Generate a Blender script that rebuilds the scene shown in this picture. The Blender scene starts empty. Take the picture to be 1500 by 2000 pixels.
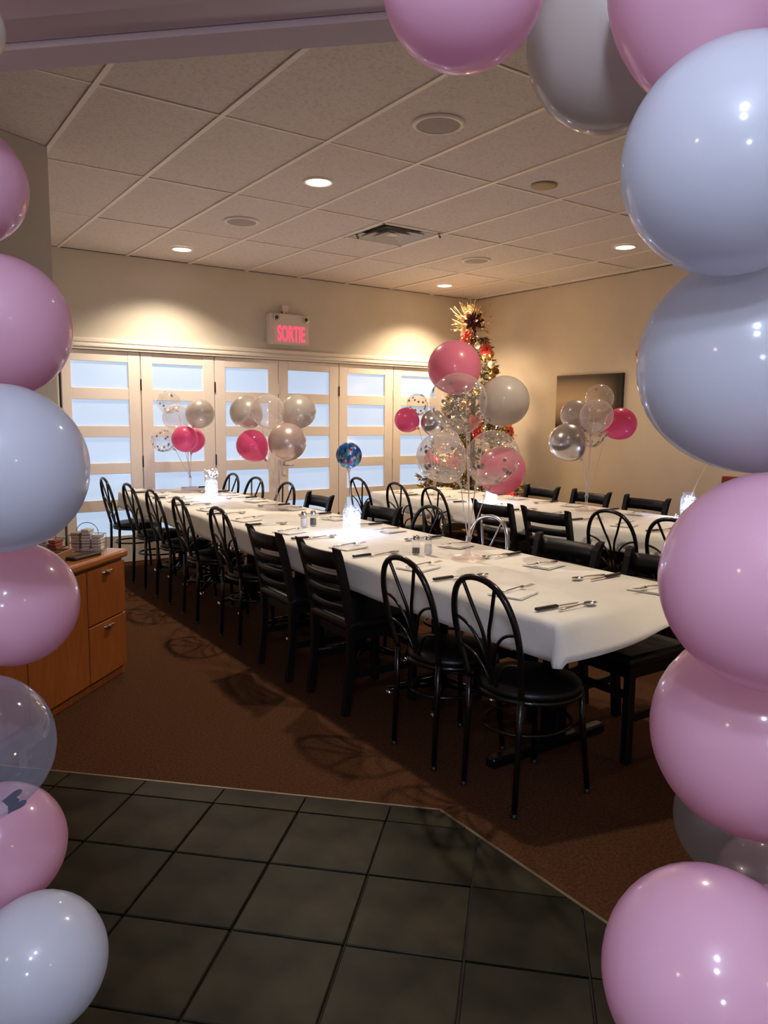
import bpy, bmesh, math, random
from mathutils import Vector, Matrix, noise
random.seed(7)
S = bpy.context.scene
C = S.collection
PI = math.pi
# ------------------------------------------------------------------ camera
F_PX, PITCH, ROLL, YAW = 1481.28, 0.124409, 0.010497, 0.608294
CAM_H = 1.46
fw = Vector((math.sin(YAW)*math.cos(PITCH), math.cos(YAW)*math.cos(PITCH), -math.sin(PITCH)))
rt = Vector((math.cos(YAW), -math.sin(YAW), 0)); up = rt.cross(fw)
r2 = math.cos(ROLL)*rt + math.sin(ROLL)*up; u2 = -math.sin(ROLL)*rt + math.cos(ROLL)*up
cam = bpy.data.cameras.new('camera'); cam.sensor_fit = 'HORIZONTAL'; cam.sensor_width = 36
cam.lens = 36*F_PX/1500; cam.clip_start = 0.05
co = bpy.data.objects.new('camera', cam); C.objects.link(co); S.camera = co
m3 = Matrix((r2, u2, -fw)).transposed()
co.matrix_world = Matrix.Translation((0, 0, CAM_H)) @ m3.to_4x4()
# ------------------------------------------------------------------ world, view, large lights
w = bpy.data.worlds.new('world'); S.world = w; w.use_nodes = True
w.node_tree.nodes['Background'].inputs[0].default_value = (0.62, 0.72, 1, 1)
w.node_tree.nodes['Background'].inputs[1].default_value = 0.02
S.view_settings.view_transform = 'Standard'; S.view_settings.look = 'None'
S.view_settings.gamma = 1; S.view_settings.use_curve_mapping = False
S.view_settings.exposure = 0.0
WARM = ((1, .85, .65), (1, .76, .50)); SHARE = ((.85, 1.08, 1.12), (.5, .50, 1.5))   # left and right lamp rows, near to far
COOL = (.66, .76, 1)
SPOT_W = 124; LOBBY_W = .80; JAR_W = 5.5
def light(name, kind, loc, power, color, parent=None, **k):
    l = bpy.data.lights.new(name, kind); l.energy = power; l.color = color
    for a, b in k.items(): setattr(l, a, b)
    o = bpy.data.objects.new(name, l); o.location = loc; C.objects.link(o)
    if parent: o.parent = parent
    return o
# unseen lobby lights behind the viewer, set from balloon highlights; low cool one added as fill
for x, y, z, p_, c_, r_ in ((-.18, -.22, 2.46, 46, COOL, .08), (-.65, -.55, 2.45, 56, COOL, .08), (-2.0, .75, 2.1, 14, (1, .78, .52), .06), (.9, -2.2, 2.2, 16, (1, .78, .52), .06), (-1.2, -1.3, 1.65, 46, COOL, .08)):
    light('unseen_lobby_light', 'POINT', (x, y, z), p_*LOBBY_W, c_, shadow_soft_size=r_)
# ------------------------------------------------------------------ materials
MATS = {}
def M(name, col, rough=.5, metal=0, coat=0, emit=None, es=0, spec=.5, trans=0, alpha=1, sss=0):
    if name in MATS: return MATS[name]
    m = bpy.data.materials.new(name); m.use_nodes = True; MATS[name] = m
    b = m.node_tree.nodes['Principled BSDF']; i = b.inputs
    i['Base Color'].default_value = (*col, 1); i['Roughness'].default_value = rough; i['Metallic'].default_value = metal
    i['Coat Weight'].default_value = coat; i['Coat Roughness'].default_value = .04; i['Specular IOR Level'].default_value = spec
    i['Transmission Weight'].default_value = trans; i['Alpha'].default_value = alpha
    if emit: i['Emission Color'].default_value = (*emit, 1); i['Emission Strength'].default_value = es
    return m
def nd(m, t, **k):
    n = m.node_tree.nodes.new(t)
    for a, b in k.items():
        if a in n.inputs: n.inputs[a].default_value = b
        else: setattr(n, a, b)
    return n
def lk(m, a, b): m.node_tree.links.new(a, b)
def bsdf(m): return m.node_tree.nodes['Principled BSDF']
def grain(m, c1, c2, scale, stretch=(1, 1, 1), bump=0, detail=4, lo=.35, hi=.65, rough=None, dist=.01):
    "object-space noise that mixes two colours and gives a fine relief"
    tc = nd(m, 'ShaderNodeTexCoord'); mp = nd(m, 'ShaderNodeMapping'); mp.inputs['Scale'].default_value = stretch
    lk(m, tc.outputs['Object'], mp.inputs['Vector'])
    n = nd(m, 'ShaderNodeTexNoise', Scale=scale, Detail=detail); lk(m, mp.outputs[0], n.inputs['Vector'])
    r = nd(m, 'ShaderNodeValToRGB'); e = r.color_ramp.elements
    e[0].position = lo; e[1].position = hi; e[0].color = (*c1, 1); e[1].color = (*c2, 1)
    lk(m, n.outputs['Fac'], r.inputs[0]); lk(m, r.outputs[0], bsdf(m).inputs['Base Color'])
    if bump:
        b = nd(m, 'ShaderNodeBump', Strength=bump, Distance=dist); lk(m, n.outputs['Fac'], b.inputs['Height'])
        lk(m, b.outputs[0], bsdf(m).inputs['Normal'])
    return n
def film(name, tint, veil, veil_col, gloss_rough=.06, gloss_col=(1, 1, 1), rim=.45):
    "thin clear skin: see-through, a little milky, glossy towards the rim"
    if name in MATS: return MATS[name]
    m = bpy.data.materials.new(name); m.use_nodes = True; MATS[name] = m
    nt = m.node_tree; nt.nodes.clear()
    out = nd(m, 'ShaderNodeOutputMaterial'); tr = nd(m, 'ShaderNodeBsdfTransparent'); tr.inputs[0].default_value = (*tint, 1)
    df = nd(m, 'ShaderNodeBsdfDiffuse'); df.inputs[0].default_value = (*veil_col, 1)
    tl = nd(m, 'ShaderNodeBsdfTranslucent'); tl.inputs[0].default_value = (*veil_col, 1)
    v = nd(m, 'ShaderNodeMixShader'); v.inputs[0].default_value = .5; lk(m, df.outputs[0], v.inputs[1]); lk(m, tl.outputs[0], v.inputs[2])
    lw = nd(m, 'ShaderNodeLayerWeight', Blend=rim)
    mr = nd(m, 'ShaderNodeMapRange'); mr.inputs['To Min'].default_value = veil; mr.inputs['To Max'].default_value = min(1, veil*1.5+.07)
    lk(m, lw.outputs['Facing'], mr.inputs['Value'])
    a = nd(m, 'ShaderNodeMixShader'); lk(m, mr.outputs[0], a.inputs[0]); lk(m, tr.outputs[0], a.inputs[1]); lk(m, v.outputs[0], a.inputs[2])
    g = nd(m, 'ShaderNodeBsdfGlossy', Roughness=gloss_rough); g.inputs[0].default_value = (*gloss_col, 1)
    fr = nd(m, 'ShaderNodeMapRange'); l2 = nd(m, 'ShaderNodeLayerWeight', Blend=.12); lk(m, l2.outputs['Facing'], fr.inputs['Value']); fr.inputs['To Min'].default_value = .035; fr.inputs['To Max'].default_value = .60
    b = nd(m, 'ShaderNodeMixShader'); lk(m, fr.outputs[0], b.inputs[0]); lk(m, a.outputs[0], b.inputs[1]); lk(m, g.outputs[0], b.inputs[2])
    lk(m, b.outputs[0], out.inputs[0])
    return m
def latex(name, col, trans=.3, rough=.3, coat=.7, alpha=1, metal=0, coat_rough=.05):
    "latex skin: diffuse and light-passing, with a sharp gloss"
    if name in MATS: return MATS[name]
    m = M(name, col, rough, metal, coat, spec=.3); m.node_tree.nodes['Principled BSDF'].inputs['Coat Roughness'].default_value = coat_rough*2
    nt = m.node_tree; out = nt.nodes['Material Output']; p = bsdf(m)
    tl = nd(m, 'ShaderNodeBsdfTranslucent'); tl.inputs[0].default_value = (*col, 1)
    a = nd(m, 'ShaderNodeMixShader'); a.inputs[0].default_value = trans
    lk(m, p.outputs[0], a.inputs[1]); lk(m, tl.outputs[0], a.inputs[2]); last = a
    if alpha < 1:
        t = nd(m, 'ShaderNodeBsdfTransparent'); b = nd(m, 'ShaderNodeMixShader'); b.inputs[0].default_value = alpha
        lk(m, t.outputs[0], b.inputs[1]); lk(m, a.outputs[0], b.inputs[2]); last = b
    lk(m, last.outputs[0], out.inputs[0])
    return m
wall_m = M('wall_paint', (.66, .60, .51), .75); grain(wall_m, (.64, .58, .49), (.68, .62, .525), 3, bump=.08, dist=.002)
gray_m = M('grey_wall_paint', (.58, .53, .46), .75); grain(gray_m, (.56, .51, .445), (.60, .55, .475), 3)
lobby_m = M('lobby_paint', (.80, .78, .78), .8)
tan_m = M('tan_wall_paint', (.66, .56, .43), .75); grain(tan_m, (.64, .54, .415), (.68, .575, .445), 3, bump=.08, dist=.002)
ceil_m = M('ceiling_tile', (.70, .62, .56), .9); grain(ceil_m, (.60, .53, .48), (.72, .635, .575), 60, bump=.35, detail=6, lo=.3, hi=.55, dist=.004)
tbar_m = M('grid_enamel', (.88, .79, .69), .5)
white_m = M('door_enamel', (.92, .82, .745), .4); trimw_m = M('trim_enamel', (.86, .79, .70), .4)
carpet_m = M('carpet', (.06, .03, .02), .98, spec=.05); grain(carpet_m, (.050, .020, .009), (.086, .037, .017), 90, bump=.6, detail=8, dist=.01)
grout_m = M('grout', (.022, .017, .013), .9)
slate_m = M('slate_tile', (.05, .04, .03), .45, spec=.14); grain(slate_m, (.004, .0032, .0018), (.034, .027, .0145), 5.5, bump=.45, detail=9, lo=.32, hi=.74, dist=.006)
oi = nd(slate_m, 'ShaderNodeObjectInfo'); hs = nd(slate_m, 'ShaderNodeHueSaturation')
mr = nd(slate_m, 'ShaderNodeMapRange'); mr.inputs['To Min'].default_value = .78; mr.inputs['To Max'].default_value = 1.25
lk(slate_m, oi.outputs['Random'], mr.inputs['Value']); lk(slate_m, mr.outputs[0], hs.inputs['Value'])
src = bsdf(slate_m).inputs['Base Color'].links[0].from_socket
lk(slate_m, src, hs.inputs['Color']); lk(slate_m, hs.outputs[0], bsdf(slate_m).inputs['Base Color'])
strip_m = M('edge_strip', (.20, .16, .11), .4, .6)
soffit_m = M('soffit_paint', (.80, .62, .60), .6); soffit2_m = M('track_metal', (.74, .58, .57), .45, .2); dark_m = M('dark_gap', (.02, .016, .015), .9)
pane_m = M('frosted_pane', (.28, .31, .35), .22, emit=(.52, .68, .92), es=.82)
black_m = M('black_lacquer', (.004, .0035, .004), .24, coat=.25, spec=.35); blackwood_m = M('black_wood', (.005, .0042, .005), .45, spec=.25)
vinyl_m = M('black_vinyl', (.006, .005, .006), .36, spec=.35); grain(vinyl_m, (.004, .0035, .004), (.008, .007, .007), 120, bump=.15, dist=.002)
chrome_m = M('chrome', (.72, .70, .68), .16, 1); steel_m = M('steel', (.70, .67, .63), .2, 1)
paper_m = M('white_paper', (.80, .76, .70), .75); n_ = grain(paper_m, (.77, .73, .67), (.83, .79, .73), 5, bump=.25, detail=5, dist=.012)
napkin_m = M('napkin_paper', (.84, .80, .75), .85); handle_m = M('black_plastic', (.012, .011, .011), .3)
oak_m = M('orange_oak', (.33, .10, .022), .38, coat=.25); grain(oak_m, (.26, .070, .013), (.36, .108, .022), 9, (9, 9, .8), .03, lo=.3, hi=.7)
oaktop_m = M('oak_top', (.40, .14, .04), .3, coat=.4); grain(oaktop_m, (.36, .12, .032), (.46, .165, .05), 9, (1, 10, 1), lo=.3, hi=.7)
pink_l = latex('pastel_pink_latex', (.86, .52, .65), .42); white_l = latex('white_latex', (.72, .73, .80), .42)
hot_l = latex('hot_pink_latex', (.88, .13, .34), .4, alpha=.96); rose_l = latex('rose_pink_latex', (.86, .27, .39), .4, alpha=.93)
pearl_l = latex('pearl_latex', (.66, .58, .52), .3, .28, .8, .86, .25); silver_l = latex('silver_latex', (.62, .57, .56), .1, .24, .6, 1, .75)
smoke_l = latex('smoky_latex', (.36, .34, .37), .3, .3, .6, .6, .4); greypearl_l = latex('grey_pearl_latex', (.66, .58, .51), .4, .3, .7, .95)
milk_l = film('milky_film', (.98, .96, .95), .24, (.82, .76, .74)); clear_f = film('clear_film', (.97, .96, .95), .10, (.82, .77, .74))
arch_clear = film('clear_arch_film', (.90, .91, .96), .12, (.60, .63, .78)); plastic_f = film('clear_plastic', (.95, .92, .92), .10, (.85, .78, .78), .1)
stick_m = latex('stick_plastic', (.82, .74, .72), .5, .3, .3, .8); glass_f = film('jar_glass', (.95, .97, 1), .035, (.8, .85, .95), .04)
confetti_m = M('silver_confetti', (.30, .26, .25), .35, .5); heart_m = M('grey_confetti', (.16, .17, .24), .5)
# ------------------------------------------------------------------ mesh helpers
class MB:
    def __init__(s): s.bm = bmesh.new(); s.mats = []
    def _tag(s, faces, mi, sm):
        for f in faces: f.material_index = mi; f.smooth = sm
    def box(s, c, d, bev=0, rot=None, mi=0, seg=1, sm=False):
        g = bmesh.ops.create_cube(s.bm, size=1)['verts']
        mt = Matrix.Translation(c) @ ((rot or Matrix()).to_4x4()) @ Matrix.Diagonal((*d, 1))
        bmesh.ops.transform(s.bm, verts=g, matrix=mt)
        fs = {f for v in g for f in v.link_faces}
        if bev:
            r = bmesh.ops.bevel(s.bm, geom=list({e for v in g for e in v.link_edges}), offset=bev, segments=seg, affect='EDGES', profile=.5)
            fs = set(r['faces']) | {f for f in fs if f.is_valid}
        s._tag(fs, mi, sm); return s
    def tube(s, pts, r, n=8, mi=0, closed=False, cap=True):
        pts = [Vector(p) for p in pts]; rs = r if isinstance(r, (list, tuple)) else [r]*len(pts)
        N = len(pts); rings = []; prev = None
        for i, p in enumerate(pts):
            a = pts[(i-1) % N] if (i or closed) else p; b = pts[(i+1) % N] if (i < N-1 or closed) else p
            t = (b-a).normalized()
            if prev is None: prev = t.orthogonal()
            prev = (prev - t*prev.dot(t)).normalized(); q = t.cross(prev)
            rings.append([s.bm.verts.new(p + rs[i]*(math.cos(2*PI*k/n)*prev + math.sin(2*PI*k/n)*q)) for k in range(n)])
        for i in range(N if closed else N-1):
            A, B = rings[i], rings[(i+1) % N]; off = 0
            if closed and i == N-1:
                off = min(range(n), key=lambda o: (A[0].co-B[o].co).length)
            for k in range(n):
                f = s.bm.faces.new((A[k], A[(k+1) % n], B[(k+1+off) % n], B[(k+off) % n])); f.smooth = True; f.material_index = mi
        if cap and not closed:
            for R in (rings[0][::-1], rings[-1]): s.bm.faces.new(R).material_index = mi
        return s
    def lathe(s, prof, n=24, M4=None, mi=0, sm=True):
        M4 = M4 or Matrix(); rings = []
        for (r, z) in prof:
            if r < 1e-6: rings.append([s.bm.verts.new(M4 @ Vector((0, 0, z)))])
            else: rings.append([s.bm.verts.new(M4 @ Vector((r*math.cos(2*PI*k/n), r*math.sin(2*PI*k/n), z))) for k in range(n)])
        for A, B in zip(rings, rings[1:]):
            for k in range(n):
                k2 = (k+1) % n
                if len(A) == 1 and len(B) == 1: continue
                vs = (A[0], B[k2], B[k]) if len(A) == 1 else (A[k], A[k2], B[0]) if len(B) == 1 else (A[k], A[k2], B[k2], B[k])
                f = s.bm.faces.new(vs); f.smooth = sm; f.material_index = mi
        return s
    def poly(s, vs, mi=0, sm=False):
        f = s.bm.faces.new([s.bm.verts.new(v) for v in vs]); f.material_index = mi; f.smooth = sm; return s
    def prism(s, pts, z0, z1, mi=0):
        A = [s.bm.verts.new((p[0], p[1], z0)) for p in pts]; B = [s.bm.verts.new((p[0], p[1], z1)) for p in pts]; n = len(pts)
        for i in range(n): s.bm.faces.new((A[i], A[(i+1) % n], B[(i+1) % n], B[i])).material_index = mi
        s.bm.faces.new(A[::-1]).material_index = mi; s.bm.faces.new(B).material_index = mi
        return s
    def mesh(s, name, mats, fix=True):
        if fix: bmesh.ops.recalc_face_normals(s.bm, faces=s.bm.faces)
        me = bpy.data.meshes.new(name); s.bm.to_mesh(me); s.bm.free()
        for m in (mats if isinstance(mats, (list, tuple)) else [mats]): me.materials.append(m)
        return me
    def build(s, name, mats, parent=None, loc=(0, 0, 0), rz=0, fix=True, **props):
        return put(name, s.mesh(name, mats, fix), parent, loc, rz, **props)
def put(name, me, parent=None, loc=(0, 0, 0), rz=0, **props):
    o = bpy.data.objects.new(name, me); C.objects.link(o); o.location = loc
    if rz: o.rotation_euler = (0, 0, rz)
    if parent: o.parent = parent
    for k, v in props.items(): o[k] = v
    return o
def thing(name, label, cat, loc=(0, 0, 0), rz=0, group=None):
    o = bpy.data.objects.new(name, None); C.objects.link(o); o.location = loc; o.rotation_euler = (0, 0, rz)
    o.empty_display_size = .1; tag(o, label, cat, group); return o
def tag(o, label, cat, group=None):
    o['label'] = label; o['category'] = cat
    if group: o['group'] = group
    return o
def dup(root, loc, rz, label):
    r = root.copy(); C.objects.link(r); r.location = loc; r.rotation_euler = (0, 0, rz); r['label'] = label
    for ch in list(root.children):
        c = ch.copy(); C.objects.link(c); c.parent = r
        for g in list(ch.children):
            d = g.copy(); C.objects.link(d); d.parent = c
    return r
ST = dict(kind='structure')
Q = math.sqrt(.5)
def sa(s, a): return (Q*(s+a), Q*(s-a))      # the lobby is laid out at 45 degrees to the room
ROT45 = Matrix.Rotation(-PI/4, 3, 'Z')
ORD = ['first', 'second', 'third', 'fourth', 'fifth', 'sixth', 'seventh', 'eighth', 'ninth', 'tenth']
# ------------------------------------------------------------------ shell
CH, BW, RW = 2.957, 7.53, 6.64
floor = MB().box((2.2, 2.2, -.06), (13, 14, .1)).build('floor', grout_m, **ST)
sE = 2.683                                     # where slate meets carpet
xE = 1.718; kink = (xE, sE/Q-xE)
MB().prism([(xE, -1.2), (6.75, -1.2), (6.75, 7.7), (-3, 7.7), (-3, sE/Q+3), kink], -.02, 0).build('carpet', carpet_m, floor)
fs = MB()
fs.box((xE-.004, kink[1]/2-.6, 0), (.012, kink[1]+1.2, .008))
ka = Q*(kink[0]-kink[1]); pm = sa(sE, ka-1.3); fs.box((pm[0]-.003, pm[1]-.003, 0), (2.6, .010, .008), rot=ROT45)
fs.build('edge_strip', strip_m, floor)
def clip(poly, n, d):
    out = []
    for i in range(len(poly)):
        p, q = poly[i], poly[(i+1) % len(poly)]; a = n[0]*p[0]+n[1]*p[1]-d; b = n[0]*q[0]+n[1]*q[1]-d
        if a <= 0: out.append(p)
        if (a < 0 < b) or (b < 0 < a): t = a/(a-b); out.append((p[0]+t*(q[0]-p[0]), p[1]+t*(q[1]-p[1])))
    return out
full = MB().box((0, 0, -.004), (.325, .325, .016), .003, rot=ROT45).mesh('floor_tile', slate_m)
P_ = .332
for i in range(-7, 6):
    for j in range(-4, 2):
        a0 = .225+P_*i; s0 = 2.559-P_*(1-j)+P_; c = sa(s0-P_/2, a0-P_/2)
        if s0 < 1.0: continue
        h_ = .1625; sq = [sa(s0-P_/2+u, a0-P_/2+v) for u, v in ((-h_, -h_), (h_, -h_), (h_, h_), (-h_, h_))]
        cl = clip(clip(sq, (Q, Q), sE-.012), (1, 0), xE-.012)
        if len(cl) < 3: continue
        if all(min((p[0]-q[0])**2+(p[1]-q[1])**2 for q in cl) < 1e-8 for p in sq) and len(cl) == 4:
            put('floor_tile', full, floor, (c[0], c[1], 0))
        else:
            cx = sum(p[0] for p in cl)/len(cl); cy = sum(p[1] for p in cl)/len(cl)
            MB().prism([(p[0]-cx, p[1]-cy) for p in cl], -.012, .004).build('floor_tile', slate_m, floor, (cx, cy, 0))
# ceiling: slab, T-bar grid, lay-in tiles
ceil = MB().box((2.2, 3.2, CH+.11), (13, 12, .1)).build('ceiling', dark_m, **ST)
gx = [1.003+.6135*k for k in range(-4, 10)]+[RW]; gy = [7.53, 6.245, 5.02, 3.79, 2.565, 1.34, .115, -1.11]
tile_cache = {}
HOLES = {}
for i in range(len(gx)-1):
    for j in range(len(gy)-1):
        x0, x1, y1, y0 = gx[i], gx[i+1], gy[j], gy[j+1]
        if x1 < 1.1 and y0 > 4.9: continue
        if Q*(x1+y1) < 1.7 or x1-x0 < .02: continue
        if x0 < 3.745 < x1 and y0 < 5.3 < y1: y0 = 5.633
        key = (round(x1-x0, 2), round(y1-y0, 2)); me = tile_cache.get(key)
        if not me:
            me = tile_cache[key] = MB().box((0, 0, 0), (x1-x0-.018, y1-y0-.018, .016), .003).mesh('ceiling_tile', ceil_m)
        put('ceiling_tile', me, ceil, ((x0+x1)/2, (y0+y1)/2, CH+.011+random.uniform(-.0015, .0015)))
for x in gx[:-1]: MB().box((0, 0, 0), (.026, 8.7, .008)).build('grid_bar', tbar_m, ceil, (x, 3.2, CH-.001))
for y in gy[1:]: MB().box((0, 0, 0), (8.2, .013, .006)).build('grid_bar', tbar_m, ceil, (2.6, y, CH+.0005))
# walls
xd0, xd1, zh = 1.597, 6.14, 2.065
wb = MB(); wb.box(((1.0+RW)/2, BW+.06, (zh+CH)/2), (RW-1.0, .12, CH-zh)); wb.box(((1.0+xd0)/2-.01, BW+.06, zh/2), (xd0-1.0-.02, .12, zh)); wb.box(((xd1+RW)/2+.01, BW+.06, zh/2), (RW-xd1-.02, .12, zh))
wb.build('wall_back', wall_m, **ST)
MB().box((RW+.06, 3.4, CH/2), (.12, 8.3, CH)).build('wall_right', tan_m, **ST)
wl = MB(); p0, p1 = Vector((.996, 4.804)), Vector((-1.33, 3.568)); dv = (p1-p0).normalized(); nn = Vector((dv.y, -dv.x))*.14
if nn.y < 0: nn = -nn
wl.prism([p0, p1, p1+nn, (.86, BW), (.996, BW)], 0, CH); wl.build('wall_left', gray_m, **ST)
d0, d1, zs, aL, aR = 1.25, 1.60, 2.206, -1.34, .78
wf = MB()
wf.prism([sa(d0, -3.5), sa(d1, -3.5), sa(d1, aL), sa(d0, aL)], 0, CH)
wf.prism([sa(d0, aR), sa(d1, aR), sa(d1, 2.2), sa(d0, 2.2)], 0, CH)
wf.prism([sa(d0, aL), sa(d1, aL), sa(d1, aR), sa(d0, aR)], zs+.03, CH)
ex = sa(d1, 2.2); wf.prism([(ex[0]-.3, ex[1]-.12), (RW+.1, ex[1]-.12), (RW+.1, ex[1]), (ex[0], ex[1])], 0, CH)
wf.build('wall_front', lobby_m, **ST)
# underside of the wide opening: grooved sliding-door track
tr = MB().prism([sa(d0, aL), sa(d1, aL), sa(d1, aR), sa(d0, aR)], zs+.02, zs+.029).build('trim_1', dark_m, **ST)
for k, (u0, u1, z) in enumerate(((1.512, 1.60, zs), (1.410, 1.506, zs+.012), (1.335, 1.404, zs+.002), (1.25, 1.330, zs+.010))):
    MB().prism([sa(u0, aL), sa(u1, aL), sa(u1, aR), sa(u0, aR)], z, zs+.03).build('track_rail', soffit2_m if k % 2 else soffit_m, tr)
# lobby shell behind the viewer
lb = MB()
def bx2(s0, s1, a0, a1, z0, z1): lb.prism([sa(s0, a0), sa(s1, a0), sa(s1, a1), sa(s0, a1)], z0, z1)
bx2(-4.0, d0, -3.6, 3.6, 2.72, 2.8); bx2(-4.1, -4.0, -3.6, 3.6, 0, 2.8); bx2(-4.0, d0, -3.7, -3.6, 0, 2.8); bx2(-4.0, d0, 3.6, 3.7, 0, 2.8)
lb.build('wall_lobby', lobby_m, **ST)
# ------------------------------------------------------------------ folding glazed doors
seams = [xd0, 2.331, 3.094, 3.828, 4.597, 5.363, xd1]
rowt = [1.957, 1.599, 1.241, .884, .525]; PH = .248
for d in range(6):
    xa, xb = seams[d]+.004, seams[d+1]-.004; wd = xb-xa
    door = bpy.data.objects.new('door_%d' % (d+1), None); C.objects.link(door); door.location = (xa, BW, 0); door['kind'] = 'structure'
    st = [.085, .115] if d == 0 else [.112, .122]
    pa, pb = st[0], wd-st[1]
    MB().box((pa/2, .022, zh/2), (pa, .044, zh-.012), .003).build('stile', white_m, door)
    MB().box(((pb+wd)/2, .022, zh/2), (wd-pb, .044, zh-.012), .003).build('stile', white_m, door)
    ys = [(zh-.006, rowt[0])]+[(rowt[k]-PH, rowt[k+1]) for k in range(4)]+[(rowt[4]-PH, .006)]
    for (z1, z0) in ys: MB().box(((pa+pb)/2, .022, (z0+z1)/2), (pb-pa, .040, z1-z0), .003).build('rail', white_m, door)
    for t in rowt: MB().box(((pa+pb)/2, .026, t-PH/2), (pb-pa+.01, .010, PH+.01)).build('pane', pane_m, door)
    if d in (3,):
        hd = MB(); hd.box((.055, -.006, .90), (.036, .012, .17), .004); hd.tube([(.055, -.006, .93), (.055, -.05, .93), (.075, -.055, .925), (.15, -.05, .92)], .009)
        hd.box((.055, -.03, .985), (.034, .03, .03), .004)
        hd.build('door_handle', chrome_m, door, label='steel lever handle on its narrow plate')
    if d < 5:
        for z in (1.75, 1.0, .3): MB().box((wd+.004, -.004, z), (.010, .010, .11)).build('hinge', black_m if d in (0, 1, 3) else white_m, door)
cs = MB(); L = RW-1.0
for (za, zb, dep) in ((zh-.002, zh+.022, .030), (zh+.022, zh+.048, .042), (zh+.048, zh+.066, .026), (zh+.066, zh+.104, .034)):
    cs.box((1.0+(xd1+.06-1.0)/2, BW-dep/2, (za+zb)/2), (xd1+.06-1.0, dep, zb-za), .005, seg=2)
cs.build('trim_2', trimw_m, **ST)
MB().box((xd1+.03, BW-.013, zh/2), (.08, .026, zh), .004).build('trim_3', trimw_m, **ST)
MB().box((RW-.008, 3.4, .05), (.016, 8.2, .10)).build('baseboard_right', M('dark_base', (.03, .024, .02), .5), **ST)
MB().box(((xd1+.07+RW-.02)/2, BW-.008, .05), (RW-.02-xd1-.07, .016, .10)).build('baseboard_back', MATS['dark_base'], **ST)
# ------------------------------------------------------------------ ceiling fittings
lamp_m = M('lamp_lens', (1, 1, 1), .4, emit=(1, .90, .72), es=9)
LN = {(0, 0): 'round recessed downlight nearest the viewer, hidden row left', (0, 1): 'large bright recessed downlight in the ceiling left of the vent',
      (0, 2): 'recessed downlight over the left end of the glazed doors', (1, 0): 'recessed downlight over the near right of the room',
      (1, 1): 'recessed downlight in the ceiling before the right wall', (1, 2): 'recessed downlight in the far corner above the decorated tree'}
for i, x in enumerate((2.545, 5.615)):
    for j, y in enumerate((1.95, 4.43, 6.905)):
        t = thing('downlight', LN[(i, j)], 'ceiling light', (x, y, CH-.004), 0, 'recessed downlights')
        MB().lathe([(.079, .004), (.079, -.006), (.094, -.009), (.101, -.003), (.101, .004)], 32).build('trim_ring', tbar_m, t)
        MB().lathe([(.078, -.003), (.05, -.009), (0, -.011)], 32).build('lens', lamp_m, t)
        light('downlight_lamp', 'SPOT', (0, 0, -.05), SPOT_W*SHARE[i][j], WARM[i], t, spot_size=math.radians(128), spot_blend=.75, shadow_soft_size=.045)
grille_m = M('speaker_grille', (.45, .38, .35), .8); grain(grille_m, (.36, .30, .28), (.48, .41, .37), 300, bump=.4, dist=.003)
for k, (x, y, lb_) in enumerate(((2.56, 3.225, 'round ceiling speaker nearest the viewer, under the balloon arch'), (2.57, 5.665, 'round ceiling speaker at left between two lit downlights'), (4.98, 5.655, 'round ceiling speaker right of the vent'))):
    t = thing('ceiling_speaker', lb_, 'speaker', (x, y, CH-.003), 0, 'ceiling speakers')
    MB().lathe([(.112, .003), (.112, -.008), (.124, -.010), (.135, -.005), (.137, .003)], 36).build('bezel', tbar_m, t)
    MB().lathe([(.112, -.005), (.06, -.008), (0, -.009)], 36).build('grille', grille_m, t)
tag(MB().lathe([(.085, .004), (.085, -.003), (.07, -.006), (0, -.006)], 28).build('cover_plate', M('tan_plate', (.42, .29, .17), .6), None, (3.76, 3.63, CH-.004)), 'round tan cover plate on the ceiling near the white balloons', 'cover plate')
vt = thing('ceiling_vent', 'square four-way air diffuser with dark slots in the ceiling', 'vent', (3.763, 5.325, CH))
vm = M('vent_enamel', (.66, .60, .54), .5)
MB().box((0, 0, .060), (.60, .60, .004)).build('duct', dark_m, vt)
fr_ = MB()
for q in range(4):
    Rz = Matrix.Rotation(q*PI/2, 3, 'Z'); fr_.box(Rz @ Vector((0, -.287, -.001)), (.60, .030, .008), .002, rot=Rz)
fr_.build('frame', vm, vt)
for k, (ro, ri, zo, zi) in enumerate(((.262, .205, -.004, .034), (.190, .128, -.006, .036), (.116, .060, -.008, .034))):
    b = MB()
    for q in range(4):
        Rz = Matrix.Rotation(q*PI/2, 4, 'Z')
        A = [Rz @ Vector(p) for p in ((-ro, -ro, zo), (ro, -ro, zo), (ri, -ri, zi), (-ri, -ri, zi))]
        b.poly(A); b.poly([p+Vector((0, 0, .003)) for p in A])
    b.build('louver', vm, vt)
MB().box((0, 0, .002), (.085, .085, .006), .002).build('centre_plate', vm, vt)
for k, (x, y) in enumerate(((3.50, 5.46), (4.02, 5.03))):
    h_ = MB().tube([(0, 0, .004), (0, 0, -.02), (.014, 0, -.035), (.02, 0, -.022), (.008, 0, -.016)], .004, 6).box((0, 0, -.002), (.03, .012, .004))
    tag(h_.build('ceiling_hook', black_m, None, (x, y, CH-.004)), ('small dark wire hook at the left corner of the vent', 'small dark wire hook at the right corner of the vent')[k], 'hook', 'ceiling hooks')
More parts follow.
